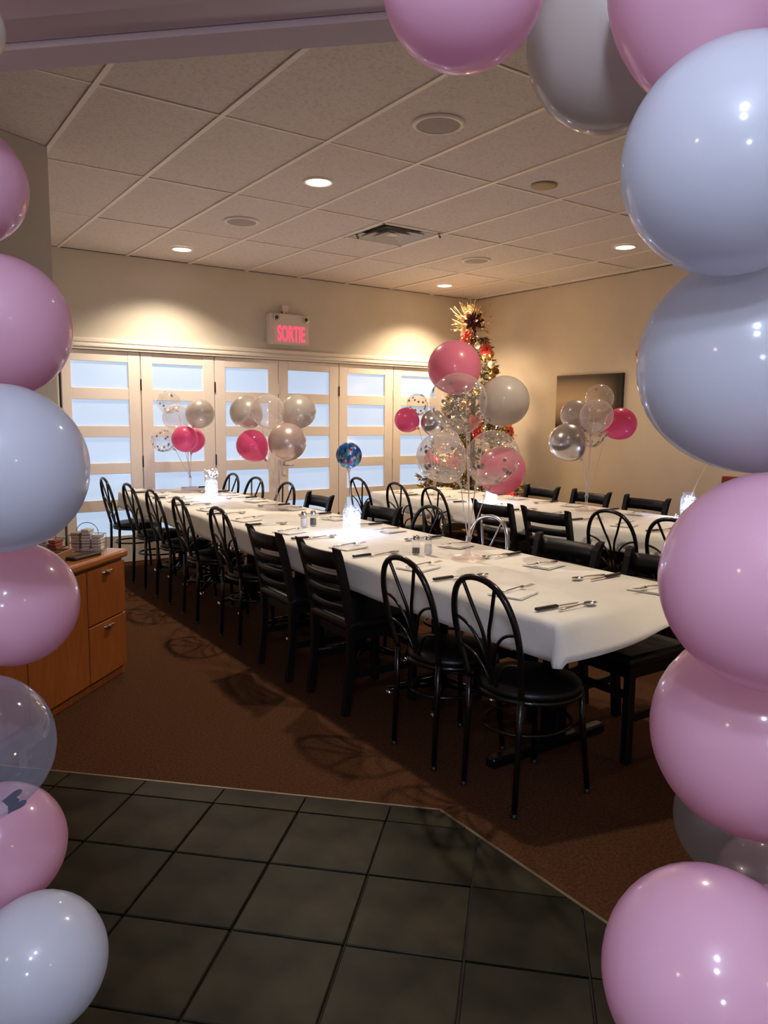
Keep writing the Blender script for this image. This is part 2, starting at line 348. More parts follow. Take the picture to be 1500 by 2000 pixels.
# ------------------------------------------------------------------ exit sign
es = thing('exit_sign', 'white SORTIE exit sign with red letters and two emergency lamps', 'sign', (3.92, BW, 2.385))
sgn = M('sign_casing', (.72, .64, .58), .45); red_e = M('sign_red', (.8, .05, .10), .4, emit=(1, .10, .19), es=.95)
MB().box((0, -.045, 0), (.475, .09, .325), .012, seg=2).build('casing', sgn, es)
MB().box((.015, -.092, -.052), (.40, .004, .19), .001).build('face_plate', M('sign_face', (.70, .56, .52), .4, emit=(1, .25, .28), es=.10), es)
cu = bpy.data.curves.new('letters', 'FONT'); cu.body = 'SORTIE'; cu.size = .11; cu.extrude = .002; cu.align_x = 'CENTER'; cu.align_y = 'CENTER'; cu.offset = .0022
to = bpy.data.objects.new('letters_source', cu); C.objects.link(to); bpy.context.view_layer.update()
me = bpy.data.meshes.new_from_object(to.evaluated_get(bpy.context.evaluated_depsgraph_get())); bpy.data.objects.remove(to)
me.transform(Matrix.Rotation(PI/2, 4, 'X') @ Matrix.Diagonal((.93, 2.05, 1, 1))); me.materials.clear(); me.materials.append(red_e)
put('lettering', me, es, (.015, -.097, -.054), label='red lit SORTIE letters')
for x in (-.165, .19):
    lp = MB().lathe([(.034, 0), (.036, .02), (.030, .03), (.012, .022), (0, .020)], 20, Matrix.Rotation(PI/2, 4, 'X')).build('emergency_lamp', chrome_m, es, (x, -.085, .115))
    MB().lathe([(.024, .026), (.012, .031), (0, .032)], 16, Matrix.Rotation(PI/2, 4, 'X')).build('bulb', M('lamp_dark', (.08, .06, .05), .15), lp)
pl = MB(); pl.box((-.03, -.022, .225), (.075, .044, .07), .004); pl.box((-.045, -.04, .18), (.02, .02, .04)); pl.box((-.02, -.035, .175), (.012, .014, .04))
pl.build('power_plug', sgn, es)
# ------------------------------------------------------------------ right wall: canvas print, red panel, gold hook
cv = M('canvas_print', (.3, .2, .12), .7)
tc = nd(cv, 'ShaderNodeTexCoord'); sp = nd(cv, 'ShaderNodeSeparateXYZ'); lk(cv, tc.outputs['Object'], sp.inputs[0])
r1 = nd(cv, 'ShaderNodeValToRGB'); e = r1.color_ramp.elements; e[0].position = .10; e[0].color = (.02, .012, .008, 1); e[1].position = .30; e[1].color = (.30, .19, .10, 1)
q = r1.color_ramp.elements.new(.55); q.color = (.50, .36, .22, 1); q = r1.color_ramp.elements.new(.80); q.color = (.34, .24, .15, 1); q = r1.color_ramp.elements.new(.95); q.color = (.10, .07, .05, 1)
mz = nd(cv, 'ShaderNodeMapRange'); mz.inputs['From Min'].default_value = -.31; mz.inputs['From Max'].default_value = .31; lk(cv, sp.outputs['Z'], mz.inputs['Value']); lk(cv, mz.outputs[0], r1.inputs[0])
r3 = nd(cv, 'ShaderNodeValToRGB'); e = r3.color_ramp.elements; e[0].position = .06; e[0].color = (.06, .05, .045, 1); e[1].position = .42; e[1].color = (1, 1, 1, 1)
my = nd(cv, 'ShaderNodeMapRange'); my.inputs['From Min'].default_value = -.455; my.inputs['From Max'].default_value = .455; lk(cv, sp.outputs['Y'], my.inputs['Value']); lk(cv, my.outputs[0], r3.inputs[0])
mx = nd(cv, 'ShaderNodeMix', data_type='RGBA', blend_type='MULTIPLY'); mx.inputs[0].default_value = 1
lk(cv, r1.outputs[0], mx.inputs[6]); lk(cv, r3.outputs[0], mx.inputs[7]); lk(cv, mx.outputs[2], bsdf(cv).inputs['Base Color'])
pic = MB().box((0, 0, 0), (.035, .91, .62), .003).build('canvas_picture', cv, None, (RW-.019, 5.615, 1.635)); tag(pic, 'soft brown and black canvas picture on the right wall', 'picture')
tag(MB().box((0, 0, .475), (.05, 1.1, .95), .01).build('wall_panel', M('dark_red_panel', (.20, .012, .008), .6), None, (RW-.027, 3.435, 0)), 'dark red panel standing against the right wall', 'panel')
hk = MB().lathe([(0, 0), (.028, .002), (.03, .01), (.012, .018), (0, .02)], 14, Matrix.Rotation(-PI/2, 4, 'Y')).tube([(-.015, 0, 0), (-.05, 0, -.02), (-.055, 0, .03)], .006, 8).box((-.02, 0, -.05), (.014, .02, .06), .003)
tag(hk.build('wall_hook', M('gold', (.75, .45, .15), .3, 1), None, (RW, 5.0, 2.13)), 'small gold hook on the right wall above the picture', 'hook')
# ------------------------------------------------------------------ chairs
def arch_pt(t):      # back hoop, t from 0 (left foot of hoop) to 1 (right), leaning back
    pts = [(-.150, .45), (-.163, .52), (-.178, .60), (-.182, .68), (-.172, .75), (-.140, .82), (-.085, .866), (0, .882)]
    full = pts + [(-y, z) for y, z in pts[-2::-1]]
    f = t*(len(full)-1); i = min(int(f), len(full)-2); u = f-i
    g = lambda k: Vector(full[max(0, min(len(full)-1, k))])
    a, b, c, d = g(i-1), g(i), g(i+1), g(i+2)
    p = .5*((2*b)+(c-a)*u+(2*a-5*b+4*c-d)*u*u+(3*b-a-3*c+d)*u**3)
    return back(p.x, p.y)
def back(y, z): return Vector((-.185-max(0, z-.45)*.22, y, z))
def bez(a, b, c, n=8):
    a, b, c = Vector(a), Vector(b), Vector(c)
    return [a*(1-t)**2+2*b*t*(1-t)+c*t*t for t in (k/n for k in range(n+1))]
def bent_chair(label, mat=None, name='bentwood_chair'):
    mt = mat or black_m
    t = thing(name, label, 'chair')
    MB().lathe([(0, .478), (.10, .477), (.16, .470), (.192, .458), (.200, .445), (.196, .432), (0, .432)], 32).build('seat', vinyl_m, t)
    MB().tube([(.195*math.cos(a), .195*math.sin(a), .421) for a in (2*PI*k/32 for k in range(32))], .012, 8, closed=True).build('seat_rim', black_m, t)
    MB().tube([arch_pt(k/40) for k in range(41)], .0125, 10).build('back_hoop', mt, t)
    B = lambda y, z: back(y, z)
    for s in (-1, 1):
        MB().tube(bez2([B(s*.013, .45), B(s*.013, .56), B(s*.016, .66), B(s*.05, .75), B(s*.092, .86)]), .0075, 7).build('spoke', mt, t)
        MB().tube(bez(B(s*.018, .545), B(s*.055, .69), B(s*.176, .70), 10), .0065, 7).build('spoke', mt, t)
        MB().tube(bez(B(s*.016, .455), B(s*.05, .575), B(s*.172, .58), 10), .0065, 7).build('spoke', mt, t)
        MB().tube([(-.185, s*.150, .45), (-.188, s*.147, .30), (-.200, s*.150, .012)], [.0125, .0125, .011], 10).build('leg', mt, t)
        MB().tube([(.150, s*.125, .425), (.158, s*.132, .28), (.180, s*.150, .012)], [.0125, .0125, .011], 10).build('leg', black_m, t)
        for x in (-.2, .18): MB().lathe([(.0145, 0), (.0145, .018), (0, .018)], 10, Matrix.Translation((x, s*.15, 0))).build('foot_cap', vinyl_m, t)
    MB().tube([(.18*math.cos(a)-.008, .155*math.sin(a), .285) for a in (2*PI*k/28 for k in range(28))], .0075, 7, closed=True).build('leg_ring', black_m, t)
    return t
def bez2(P, n=16):
    P = [Vector(p) for p in P]; out = []
    for k in range(n+1):
        f = k/n*(len(P)-1); i = min(int(f), len(P)-2); u = f-i
        g = lambda j: P[max(0, min(len(P)-1, j))]
        a, b, c, d = g(i-1), g(i), g(i+1), g(i+2)
        out.append(.5*((2*b)+(c-a)*u+(2*a-5*b+4*c-d)*u*u+(3*b-a-3*c+d)*u**3))
    return out
def ladder_chair(label):
    t = thing('ladderback_chair', label, 'chair')
    sm = MB(); sm.box((0, 0, .448), (.42, .42, .055), .022, seg=3, sm=True); sm.build('seat', vinyl_m, t)
    fr = MB()
    fr.box((0, .175, .40), (.36, .024, .055)); fr.box((0, -.175, .40), (.36, .024, .055)); fr.box((.175, 0, .40), (.024, .36, .055)); fr.box((-.175, 0, .40), (.024, .36, .055))
    fr.build('seat_frame', blackwood_m, t)
    for s in (-1, 1):
        b = MB()       # rear post, raked above the seat, its top cut aslant and flared
        prof = [(-.215, 0, .036), (-.19, .25, .036), (-.19, .46, .036), (-.225, .66, .036), (-.262, .80, .036), (-.276, .845, .028)]
        rings = []
        for k, (x, z, dpt) in enumerate(prof):
            yo = .012*(1 if k == 5 else .4 if k == 4 else 0); yy = s*(.19+yo); hw = .0175
            rings.append([b.bm.verts.new(v) for v in ((x-dpt/2, yy-hw, z), (x+dpt/2, yy-hw, z-(.010 if k == 5 else 0)), (x+dpt/2, yy+hw, z-(.010 if k == 5 else 0)), (x-dpt/2, yy+hw, z))])
        for A, Bq in zip(rings, rings[1:]):
            for k in range(4): b.bm.faces.new((A[k], A[(k+1) % 4], Bq[(k+1) % 4], Bq[k]))
        b.bm.faces.new(rings[0][::-1]); b.bm.faces.new(rings[-1]); b.build('leg', blackwood_m, t)
        MB().box((.185, s*.185, .215), (.038, .038, .43), .004).build('leg', blackwood_m, t)
        MB().box((0, s*.188, .20), (.36, .018, .036), .003).build('stretcher', blackwood_m, t)
    for z in (.30,): MB().box((.185, 0, z), (.018, .34, .034), .003).build('stretcher', blackwood_m, t)
    for (zc, hh) in ((.775, .085), (.680, .050), (.605, .040), (.530, .035)):
        b = MB(); N = 10; rr = []
        for k in range(N+1):
            y = -.176+.352*k/N; bow = -.030*(1-(y/.176)**2)
            x0 = -.19-max(0, zc-.46)*.21+bow
            rr.append([b.bm.verts.new(v) for v in ((x0-.008+.0, y, zc-hh/2), (x0+.008, y, zc-hh/2), (x0+.008-hh*.2, y, zc+hh/2), (x0-.008-hh*.2, y, zc+hh/2))])
        for A, Bq in zip(rr, rr[1:]):
            for k in range(4):
                f = b.bm.faces.new((A[k], A[(k+1) % 4], Bq[(k+1) % 4], Bq[k])); f.smooth = k in (1, 3)
        b.bm.faces.new(rr[0][::-1]); b.bm.faces.new(rr[-1]); b.build('slat', blackwood_m, t)
    return t
T1L = [(7.107, 'b'), (6.42, 'b'), (5.80, 'b'), (5.17, 'b'), (4.49, 'b'), (3.80, 'l'), (3.22, 'l'), (2.49, 'b'), (2.02, 'b')]
T1R = [(7.06, 'b'), (6.52, 'b'), (5.90, 'b'), (5.33, 'l'), (4.42, 'l'), (3.88, 'b'), (3.30, 'c'), (2.68, 'l'), (2.12, 'l')]
T2L = [(6.05, 'b'), (5.42, 'b'), (4.92, 'b'), (4.20, 'l'), (3.68, 'l'), (3.13, 'b'), (2.66, 'b')]
T2R = [(4.98, 'l'), (4.40, 'l'), (3.82, 'l')]
proto = {'b': bent_chair('x'), 'l': ladder_chair('x'), 'c': bent_chair('x', M('worn_chrome', (.50, .48, .46), .22, 1))}
used = set()
def chairs(lst, x, rz, fmt, start_front, group):
    n = {}
    order = sorted(lst)
    for y, k in order:
        n['all'] = n.get('all', 0)+1
        kind = {'b': 'black bentwood hoop-back chair', 'l': 'black ladder-back chair', 'c': 'hoop-back chair with bright worn hoop'}[k]
        lab = kind+', '+fmt % ORD[n['all']-1]
        yy = rz+random.uniform(-.05, .05)
        loc = (x+random.uniform(-.012, .012), y, 0)
        if k not in used:
            used.add(k); t = proto[k]; t.location = loc; t.rotation_euler = (0, 0, yy); t['label'] = lab
        else: t = dup(proto[k], loc, yy, lab)
        t['group'] = group
chairs(T1L, 2.115, 0, '%s from front along aisle side of front table', 1, 'chairs along the aisle side of the front table')
chairs(T1R, 2.80, PI, '%s from front along far side of front table', 1, 'chairs along the far side of the front table')
chairs(T2L, 4.19, 0, '%s from right along near side of back table', 1, 'chairs along the near side of the back table')
chairs(T2R, 5.00, PI, '%s from the right against the right wall', 1, 'chairs along the right wall')
# cream label stuck to one ladder back
lbl = MB().box((0, 0, 0), (.003, .055, .028)).build('paper_tag', napkin_m, None)
for o in bpy.data.objects:
    if o.type == 'EMPTY' and o.get('group') == 'chairs along the near side of the back table' and abs(o.location.y-3.68) < .05:
        lbl.parent = o; lbl.location = (-.262, .02, .690); lbl['label'] = 'cream paper tag on the second slat'
# ------------------------------------------------------------------ tables
TZ = .742
def table(label, x0, x1, y, ln, grp, flat=False):
    t = thing('dining_table', label, 'table', ((x0+x1)/2, y, 0), 0, grp); wx = x1-x0
    MB().box((0, 0, TZ-.018), (wx, ln, .034), .004).build('tabletop', blackwood_m, t)
    MB().lathe([(.038, .05), (.038, .68), (.10, .69), (.10, .705), (0, .705)], 20).build('column', black_m, t)
    if flat:
        MB().box((0, 0, .028), (wx*.84, .055, .045), .008).build('base_bar', black_m, t)
    else:
        for k in range(4):
            a = PI/4+k*PI/2; c_, s_ = math.cos(a), math.sin(a)
            MB().tube([(c_*.02, s_*.02, .085), (c_*.12, s_*.12, .062), (c_*.27, s_*.27, .030)], [.030, .022, .014], 8).build('base_foot', black_m, t)
            MB().lathe([(.018, 0), (.018, .02), (0, .022)], 10, Matrix.Translation((c_*.27, s_*.27, 0))).build('leveller', chrome_m, t)
    return t
for k in range(7):
    table('%s table from the front under the front long white cover' % ORD[k], 2.03, 2.87, 2.22+.765*k, .75, 'tables pushed into the front row', k == 0)
for k in range(5):
    table('%s table from the right under the back long white cover' % ORD[k], 4.10, 4.97, 2.45+.80*k, .78, 'tables pushed into the back row')
def cover(name, label, x0, x1, y0, y1, drop, near_flat):
    b = MB()
    def axis(a, c, n):
        e = [a-drop*(1-k/6) for k in range(6)]; m_ = [a+(c-a)*k/n for k in range(n+1)]; f_ = [c+drop*(k+1)/6 for k in range(6)]
        return e+m_+f_
    X = axis(x0, x1, 14); Y = axis(y0, y1, int((y1-y0)/.07)); g = []
    for x in X:
        row = []
        for y in Y:
            du = x0-x if x < x0 else x-x1 if x > x1 else 0; dvv = y0-y if y < y0 else y-y1 if y > y1 else 0
            sx = -1 if x < x0 else 1; sy = -1 if y < y0 else 1; r = min(math.hypot(du, dvv), drop*1.12)
            cx, cy = min(max(x, x0), x1), min(max(y, y0), y1)
            z = TZ+.003; px, py = cx, cy
            if r > 1e-6:
                h_ = math.hypot(du, dvv); ux, uy = sx*du/h_, sy*dvv/h_; fx = min(1, max(0, (cx-x0)/(x1-x0)))
                flat_ = near_flat if (y < y0) else 0
                lean = (.12 + (.62*flat_*min(1, fx*2.2))*abs(uy) + .22*flat_*abs(uy)); rr = min(r, .02)
                hz = rr*.75 + max(0, r-.02)*lean; vt_ = rr*.4 + max(0, r-.02)*math.sqrt(max(0, 1-lean*lean))
                rip = .010*noise.noise(Vector((cx*3.1, cy*3.1, 4)))*min(1, r/.1) + .006*math.sin(cy*9+cx*7)*min(1, r/.12)
                px += ux*(hz+rip); py += uy*(hz+rip); z -= vt_
            else:
                z += .0035*max(0, noise.noise(Vector((x*4, y*2.2, 1))))*min(1, (min(x-x0, x1-x))/.08)
            row.append(b.bm.verts.new((px, py, z)))
        g.append(row)
    for i in range(len(X)-1):
        for j in range(len(Y)-1):
            f = b.bm.faces.new((g[i][j], g[i+1][j], g[i+1][j+1], g[i][j+1])); f.smooth = True
    o = b.build(name, paper_m); tag(o, label, 'tablecloth')
    md = o.modifiers.new('thickness', 'SOLIDIFY'); md.thickness = .0012; md.offset = 1
    return o
cover('table_cover', 'long white paper cover on the front row of tables', 2.01, 2.89, 1.80, 7.22, .155, 1)
cover('table_cover', 'long white paper cover on the back row of tables', 4.08, 4.99, 2.02, 6.06, .155, 0)
ZT = TZ+.0085
# ------------------------------------------------------------------ place settings
def knife():
    t = thing('steak_knife', 'x', 'knife')
    MB().box((-.062, 0, .007), (.112, .019, .013), .005, seg=2, sm=True).build('handle', handle_m, t)
    b = MB(); A = [(-.008, -.006), (.06, -.0085), (.10, -.004), (.112, .004), (.06, .0075), (-.008, .006)]
    b.prism(A, .005, .0068); b.build('blade', steel_m, t); return t
def spoon():
    b = MB(); b.tube([(-.10, 0, .003), (-.05, 0, .006), (.02, 0, .010), (.055, 0, .008)], [.005, .0042, .003, .004], 6)
    Mx = Matrix.Translation((.078, 0, .010)) @ Matrix.Diagonal((.031, .021, .012, 1))
    b.lathe([(math.cos(a), math.sin(a)) for a in (-PI/2+PI*k/10*.5 for k in range(11))], 16, Mx)
    o = b.build('spoon', steel_m, fix=False); o.data.update(); return o
def fork():
    b = MB(); b.tube([(-.10, 0, .004), (-.04, 0, .007), (.02, 0, .012), (.045, 0, .010)], [.0055, .0045, .003, .007], 6)
    b.box((.055, 0, .009), (.024, .022, .002), rot=Matrix.Rotation(.08, 3, 'Y'))
    for k in range(4): b.box((.090, -.0094+.0063*k, .0095), (.050, .0028, .0018), rot=Matrix.Rotation(-.10, 3, 'Y'))
    return b.build('fork', steel_m)
def napkin():
    b = MB(); R_ = Matrix.Rotation(.02, 3, 'Z')
    b.box((0, 0, .0012), (.165, .150, .0018), rot=R_); b.box((.004, .004, .0034), (.160, .146, .0018), rot=Matrix.Rotation(-.02, 3, 'Z'))
    b.poly([(-.08, -.07, .0046), (.082, -.072, .0050), (.083, .070, .0075), (-.078, .070, .0048)])
    return b.build('napkin', napkin_m)
KN, SP, FK, NP = knife(), spoon(), fork(), napkin()
first = {}
def place_item(src, key, loc, rz, label, cat, group):
    if key not in first:
        first[key] = 1; o = src; o.location = loc; o.rotation_euler = (0, 0, rz); tag(o, label, cat, group)
    else: o = dup(src, loc, rz, label); o['group'] = group; o['category'] = cat
    return o
def place(x, y, side, where):
    R_ = 0 if side > 0 else PI
    j = lambda s=.01: random.uniform(-s, s)
    loc = lambda dx, dy: (x+side*dx+j(.006), y+side*dy+j(), ZT)
    aw = -.06 if side > 0 else .10
    place_item(KN, 'k', loc(.02, -.130), R_+aw+j(.08), 'black-handled knife '+where, 'knife', 'steak knives')
    place_item(SP, 's', loc(.075, -.158), R_+.05+j(.1), 'spoon beside the knife '+where, 'spoon', 'spoons')
    place_item(NP, 'n', (x+side*.03+j(), y+side*.14+j(), ZT), R_+.25+j(.1), 'folded white napkin '+where, 'napkin', 'napkins')
    o = place_item(FK, 'f', (x+side*.045+j(.006), y+side*.145+j(.006), ZT+.0085), R_+.10+j(.14), 'fork on the napkin '+where, 'fork', 'forks')
Yp = [2.05, 2.67, 3.33, 3.98, 4.62, 5.28, 5.92, 6.52, 7.02]
for k, y in enumerate(Yp):
    place(2.14, y, 1, 'at %s place from front, aisle side of front table' % ORD[k])
    place(2.76, y+.01, -1, 'at %s place from front, far side of front table' % ORD[k])
for k, y in enumerate([2.45, 3.1, 3.72, 4.35, 5.0, 5.65]):
    place(4.21, y, 1, 'at %s place from right, near side of back table' % ORD[k])
    place(4.86, y, -1, 'at %s place from right, wall side of back table' % ORD[k])
# ------------------------------------------------------------------ shakers
def shaker(label, loc, fill, level):
    t = thing('shaker', label, 'shaker', loc, 0, 'salt and pepper shakers')
    MB().lathe([(0, .001), (.021, .001), (.0225, .006), (.0215, .06), (.017, .074), (.017, .078)], 12, sm=False).build('glass_body', glass_f, t)
    MB().lathe([(0, .004), (.0195, .004), (.019, level), (0, level)], 12).build('contents', fill, t)
    MB().lathe([(.0185, .074), (.0195, .084), (.016, .096), (.007, .101), (0, .101)], 16).build('cap', steel_m, t)
salt_m = M('salt', (.82, .78, .76), .9); pep_m = M('pepper', (.07, .045, .03), .9)
shaker('salt shaker beside the pepper, between the two lit jars', (2.36, 4.30, ZT), salt_m, .058); shaker('pepper shaker beside the salt, between the two lit jars', (2.43, 4.30, ZT), pep_m, .048)
shaker('pepper shaker near the base of the large balloon bouquet', (2.375, 3.115, ZT), pep_m, .032); shaker('salt shaker near the base of the large balloon bouquet', (2.425, 3.075, ZT), salt_m, .052)
# ------------------------------------------------------------------ balloons
def orient(axis):
    z = Vector(axis).normalized(); x = z.orthogonal().normalized(); y = z.cross(x)
    return Matrix((x, y, z)).transposed().to_4x4()
def profile(R, tail, n=22):
    out = []
    for k in range(n+1):
        t = PI*.985*k/n; c_, s_ = math.cos(t), math.sin(t)
        q = max(0, -c_); out.append((max(R*s_*(1-.10*q*q), 0 if k == 0 else .006), R*c_*(1+tail*q*q)))
    return out
def balloon(name, label, P, R, mat, axis=(0, 0, 1), tail=.10, group=None, stick=None, confetti=0, cup=True, knot=True, cmat=None, squash=1):
    P = Vector(P); A = orient(axis); Rm = A @ Matrix.Diagonal((squash, squash, 1, 1))
    o = MB().lathe(profile(R, tail), 40, Rm).build(name, mat, None, P); tag(o, label, 'balloon', group)
    zb = -R*(1+tail); nk = A @ Vector((0, 0, zb))
    if knot:
        MB().lathe([(.004, zb+.006), (.0075, zb-.002), (.005, zb-.007), (.011, zb-.018), (.009, zb-.019), (0, zb-.010)], 10, A).build('knot', mat, o)
    if stick is not None:
        d = Vector(stick)-P
        if cup: MB().lathe([(.007, zb+.004), (.013, zb+.000), (.009, zb-.012), (.004, zb-.034), (0, zb-.034)], 12, A).build('cup', stick_m, o)
        q0 = nk+(A @ Vector((0, 0, -.03))); mid = d+(q0-d)*.45; mid.x = d.x+(q0.x-d.x)*.72; mid.y = d.y+(q0.y-d.y)*.72; mid.z = d.z+(q0.z-d.z)*.62
        MB().tube(bez(nk+(A @ Vector((0, 0, -.03))), mid, d, 10), .0026, 6).build('stick', stick_m, o)
    if confetti:
        b = MB(); rnd = random.Random(confetti)
        for k in range(confetti):
            while True:
                v = Vector((rnd.gauss(0, 1), rnd.gauss(0, 1), rnd.gauss(0, 1))).normalized()
                if rnd.random() < .10+.9*max(0, -v.z)**2.2: break
            p = v*R*.975; q_ = orient(v+Vector((rnd.uniform(-.15, .15),)*3)); rr = .0105
            b.lathe([(0, 0), (rr, 0)], 10, Matrix.Translation(p) @ q_)
        b.build('confetti', cmat or confetti_m, o, fix=False, kind='stuff')
    return o
# arch round the opening: big balloons, knots tied in towards the frame
LV = tuple(-(Vector((-.82, .57, 0)))); RV = tuple(-(Vector((.82, -.35, .1))))
GL, GR = 'balloon arch, left side', 'balloon arch, right side'
ARCH = [  # label, centre, radius, material, axis, tail
 ('pale grey balloon at the very top of the left arch', (0.188, 1.435, 2.066), 0.0540, greypearl_l, LV, .05, GL),
 ('pink balloon topmost of the left arch column, beside the wall corner', (0.212, 1.763, 1.908), 0.1145, pink_l, LV, .08, GL),
 ('large pink balloon directly above the biggest white one on the left', (0.233, 1.606, 1.621), 0.1315, pink_l, LV, .08, GL),
 ('biggest white balloon in the middle of the left arch column', (0.189, 1.353, 1.372), 0.1360, white_l, LV, .06, GL),
 ('pink balloon in front of the sideboard, below the biggest white one', (0.225, 1.534, 1.107), 0.1165, pink_l, LV, .08, GL),
 ('clear balloon with grey confetti hearts in the left arch column', (0.137, 1.368, 0.908), 0.1200, arch_clear, (.35, -.2, .9), .22, GL),
 ('pink balloon behind the clear confetti balloon, near the floor', (0.189, 1.581, 0.611), 0.1210, pink_l, LV, .08, GL),
 ('white balloon at the foot of the left arch column', (0.212, 1.374, 0.483), 0.1185, white_l, LV, .06, GL),
 ('pink balloon hanging from the top of the opening, left of the grey one', (0.698, 0.830, 2.032), 0.1085, pink_l, (-.1, -.1, -1), .06, GR),
 ('translucent grey balloon hanging between the two top pink ones', (1.023, 0.852, 2.052), 0.1331, greypearl_l, (-.2, .1, -1), .08, GR),
 ('pink balloon at the top right corner with its knot pointing down', (0.921, 0.612, 2.007), 0.1283, pink_l, (.1, -.1, .9), .16, GR),
 ('upper big white balloon of the right arch column', (0.870, 0.533, 1.764), 0.1307, white_l, RV, .08, GR),
 ('lower big white balloon of the right arch column', (1.053, 0.604, 1.541), 0.1550, white_l, (-.5, .2, .8), .06, GR),
 ('big pink balloon directly below the two white ones at right', (0.945, 0.491, 1.259), 0.1390, pink_l, RV, .08, GR),
 ('pink balloon second from the floor in the right arch column', (1.079, 0.567, 1.000), 0.1535, pink_l, RV, .08, GR),
 ('smoky silver balloon behind the two lowest pink ones at right', (1.359, 0.742, 0.694), 0.1170, smoke_l, RV, .05, GR),
 ('dull pink balloon tucked behind the lowest ones at right', (1.543, 0.766, 0.481), 0.1030, pink_l, RV, .05, GR),
 ('large pink balloon at the foot of the right arch column', (0.814, 0.461, 0.788), 0.1300, pink_l, RV, .02, GR)]
for k, (lb_, P, R, mt, ax, tl_, gp) in enumerate(ARCH):
    o = balloon('balloon', lb_, P, R, mt, ax, tl_, gp)
    if k == 5:
        for (dx, dz, rz) in ((.70, -.50, .5), (.34, -.80, .2)):
            v = (r2*dx + u2*dz - fw*math.sqrt(max(0, 1-dx*dx-dz*dz))*.98)*R*1.02
            b = MB(); q_ = orient(v) @ Matrix.Rotation(rz, 4, 'Z')
            pts = [Vector((16*math.sin(t)**3, 13*math.cos(t)-5*math.cos(2*t)-2*math.cos(3*t)-math.cos(4*t), 0))*.0011 for t in (2*PI*i/24 for i in range(24))]
            b.poly([q_ @ p for p in pts])
            b.poly([q_ @ (Matrix.Rotation(1.1, 4, 'Z') @ p + Vector((.018, .012, .0004))) for p in pts])
            b.build('confetti_heart', heart_m, o, tuple(v), fix=False)
# tube frame the arch is tied to
fa = thing('arch_frame', 'slim white tube frame carrying the balloon arch at the opening', 'balloon frame', (*sa(1.2, -.27), 0))
tube_m = M('white_tube', (.75, .74, .74), .4)
off = lambda a: Vector((*sa(1.2, a), 0))-fa.location
for a in (-1.06, .53):
    q = off(a); MB().tube([q, q+Vector((0, 0, 2.185))], .010, 10).build('pole', tube_m, fa)
    MB().lathe([(0, 0), (.11, 0), (.11, .012), (.02, .022), (0, .022)], 24, Matrix.Translation(q+Vector((0, 0, .005)))).build('base', tube_m, fa)
MB().tube([off(-1.06)+Vector((0, 0, 2.185)), off(.53)+Vector((0, 0, 2.185))], .010, 10).build('top_bar', tube_m, fa)
# table bouquets
def stand(label, x, y):
    t = thing('balloon_stand', label, 'balloon stand', (x, y, ZT), 0, 'clear balloon stands')
    MB().lathe([(0, 0), (.085, 0), (.088, .006), (.070, .014), (.030, .020), (0, .020)], 28, sm=False).build('base', plastic_f, t)
    MB().lathe([(.020, .018), (.011, .03), (.010, .10), (.016, .105), (.016, .12), (0, .12)], 14).build('holder', plastic_f, t)
    return Vector((x, y, ZT))
def bouquet(where, xy, lst, lab):
    base = stand('clear plastic balloon stand '+where, *xy)
    top = base+Vector((0, 0, .115))
    n = len(lst)
    for k, (P, R, mt, cf, desc) in enumerate(lst):
        P = Vector(P); ax = P-Vector((base.x, base.y, P.z-.20))
        a = 2*PI*k/n; st = top+Vector((.008*math.cos(a), .008*math.sin(a), 0))
        balloon('balloon', desc+' '+where, P, R, mt, ax, .12, lab, stick=st, confetti=cf)
bouquet('in the far bouquet by the doors', (2.62, 7.02), [
 ((2.508, 7.248, 1.584), 0.1117, clear_f, 36, 'topmost small clear confetti balloon'), ((2.508, 7.056, 1.438), 0.1279, milk_l, 0, 'milky white balloon'),
 ((2.662, 6.844, 1.474), 0.1341, pearl_l, 0, 'pearl silver balloon at the right'), ((2.523, 6.882, 1.238), 0.1212, hot_l, 0, 'front hot pink balloon'),
 ((2.675, 7.059, 1.222), 0.1106, hot_l, 0, 'rear hot pink balloon'), ((2.391, 7.103, 1.220), 0.1100, clear_f, 70, 'low clear balloon full of confetti')], 'balloons of the far bouquet')
bouquet('in the middle bouquet on the front table', (2.63, 5.22), [
 ((2.473, 5.414, 1.487), 0.1250, pearl_l, 0, 'pearl silver balloon at the left'), ((2.538, 5.170, 1.496), 0.1258, milk_l, 0, 'milky white balloon between the pearl ones'),
 ((2.802, 5.182, 1.499), 0.1336, pearl_l, 0, 'pearl silver balloon at the right'), ((2.463, 5.290, 1.237), 0.1200, hot_l, 0, 'hot pink balloon'),
 ((2.647, 5.074, 1.269), 0.1426, latex('champagne_latex', (.66, .50, .46), .2, .28, .8, .93, .4), 0, 'rose champagne balloon')], 'balloons of the middle bouquet')
bouquet('in the large near bouquet', (2.515, 2.86), [
 ((2.561, 3.055, 1.718), 0.1381, rose_l, 0, 'topmost rose pink balloon'), ((2.439, 2.875, 1.536), 0.1428, clear_f, 46, 'upper clear confetti balloon in front of the pink one'),
 ((2.740, 2.870, 1.548), 0.1290, greypearl_l, 0, 'big pearl grey balloon at the right'), ((2.417, 2.971, 1.264), 0.1269, milk_l, 30, 'lower left clear confetti balloon'),
 ((2.572, 2.760, 1.269), 0.1330, clear_f, 40, 'lower right clear confetti balloon'), ((2.800, 2.940, 1.185), 0.1280, rose_l, 0, 'low rose pink balloon behind the clear one')], 'balloons of the near bouquet')
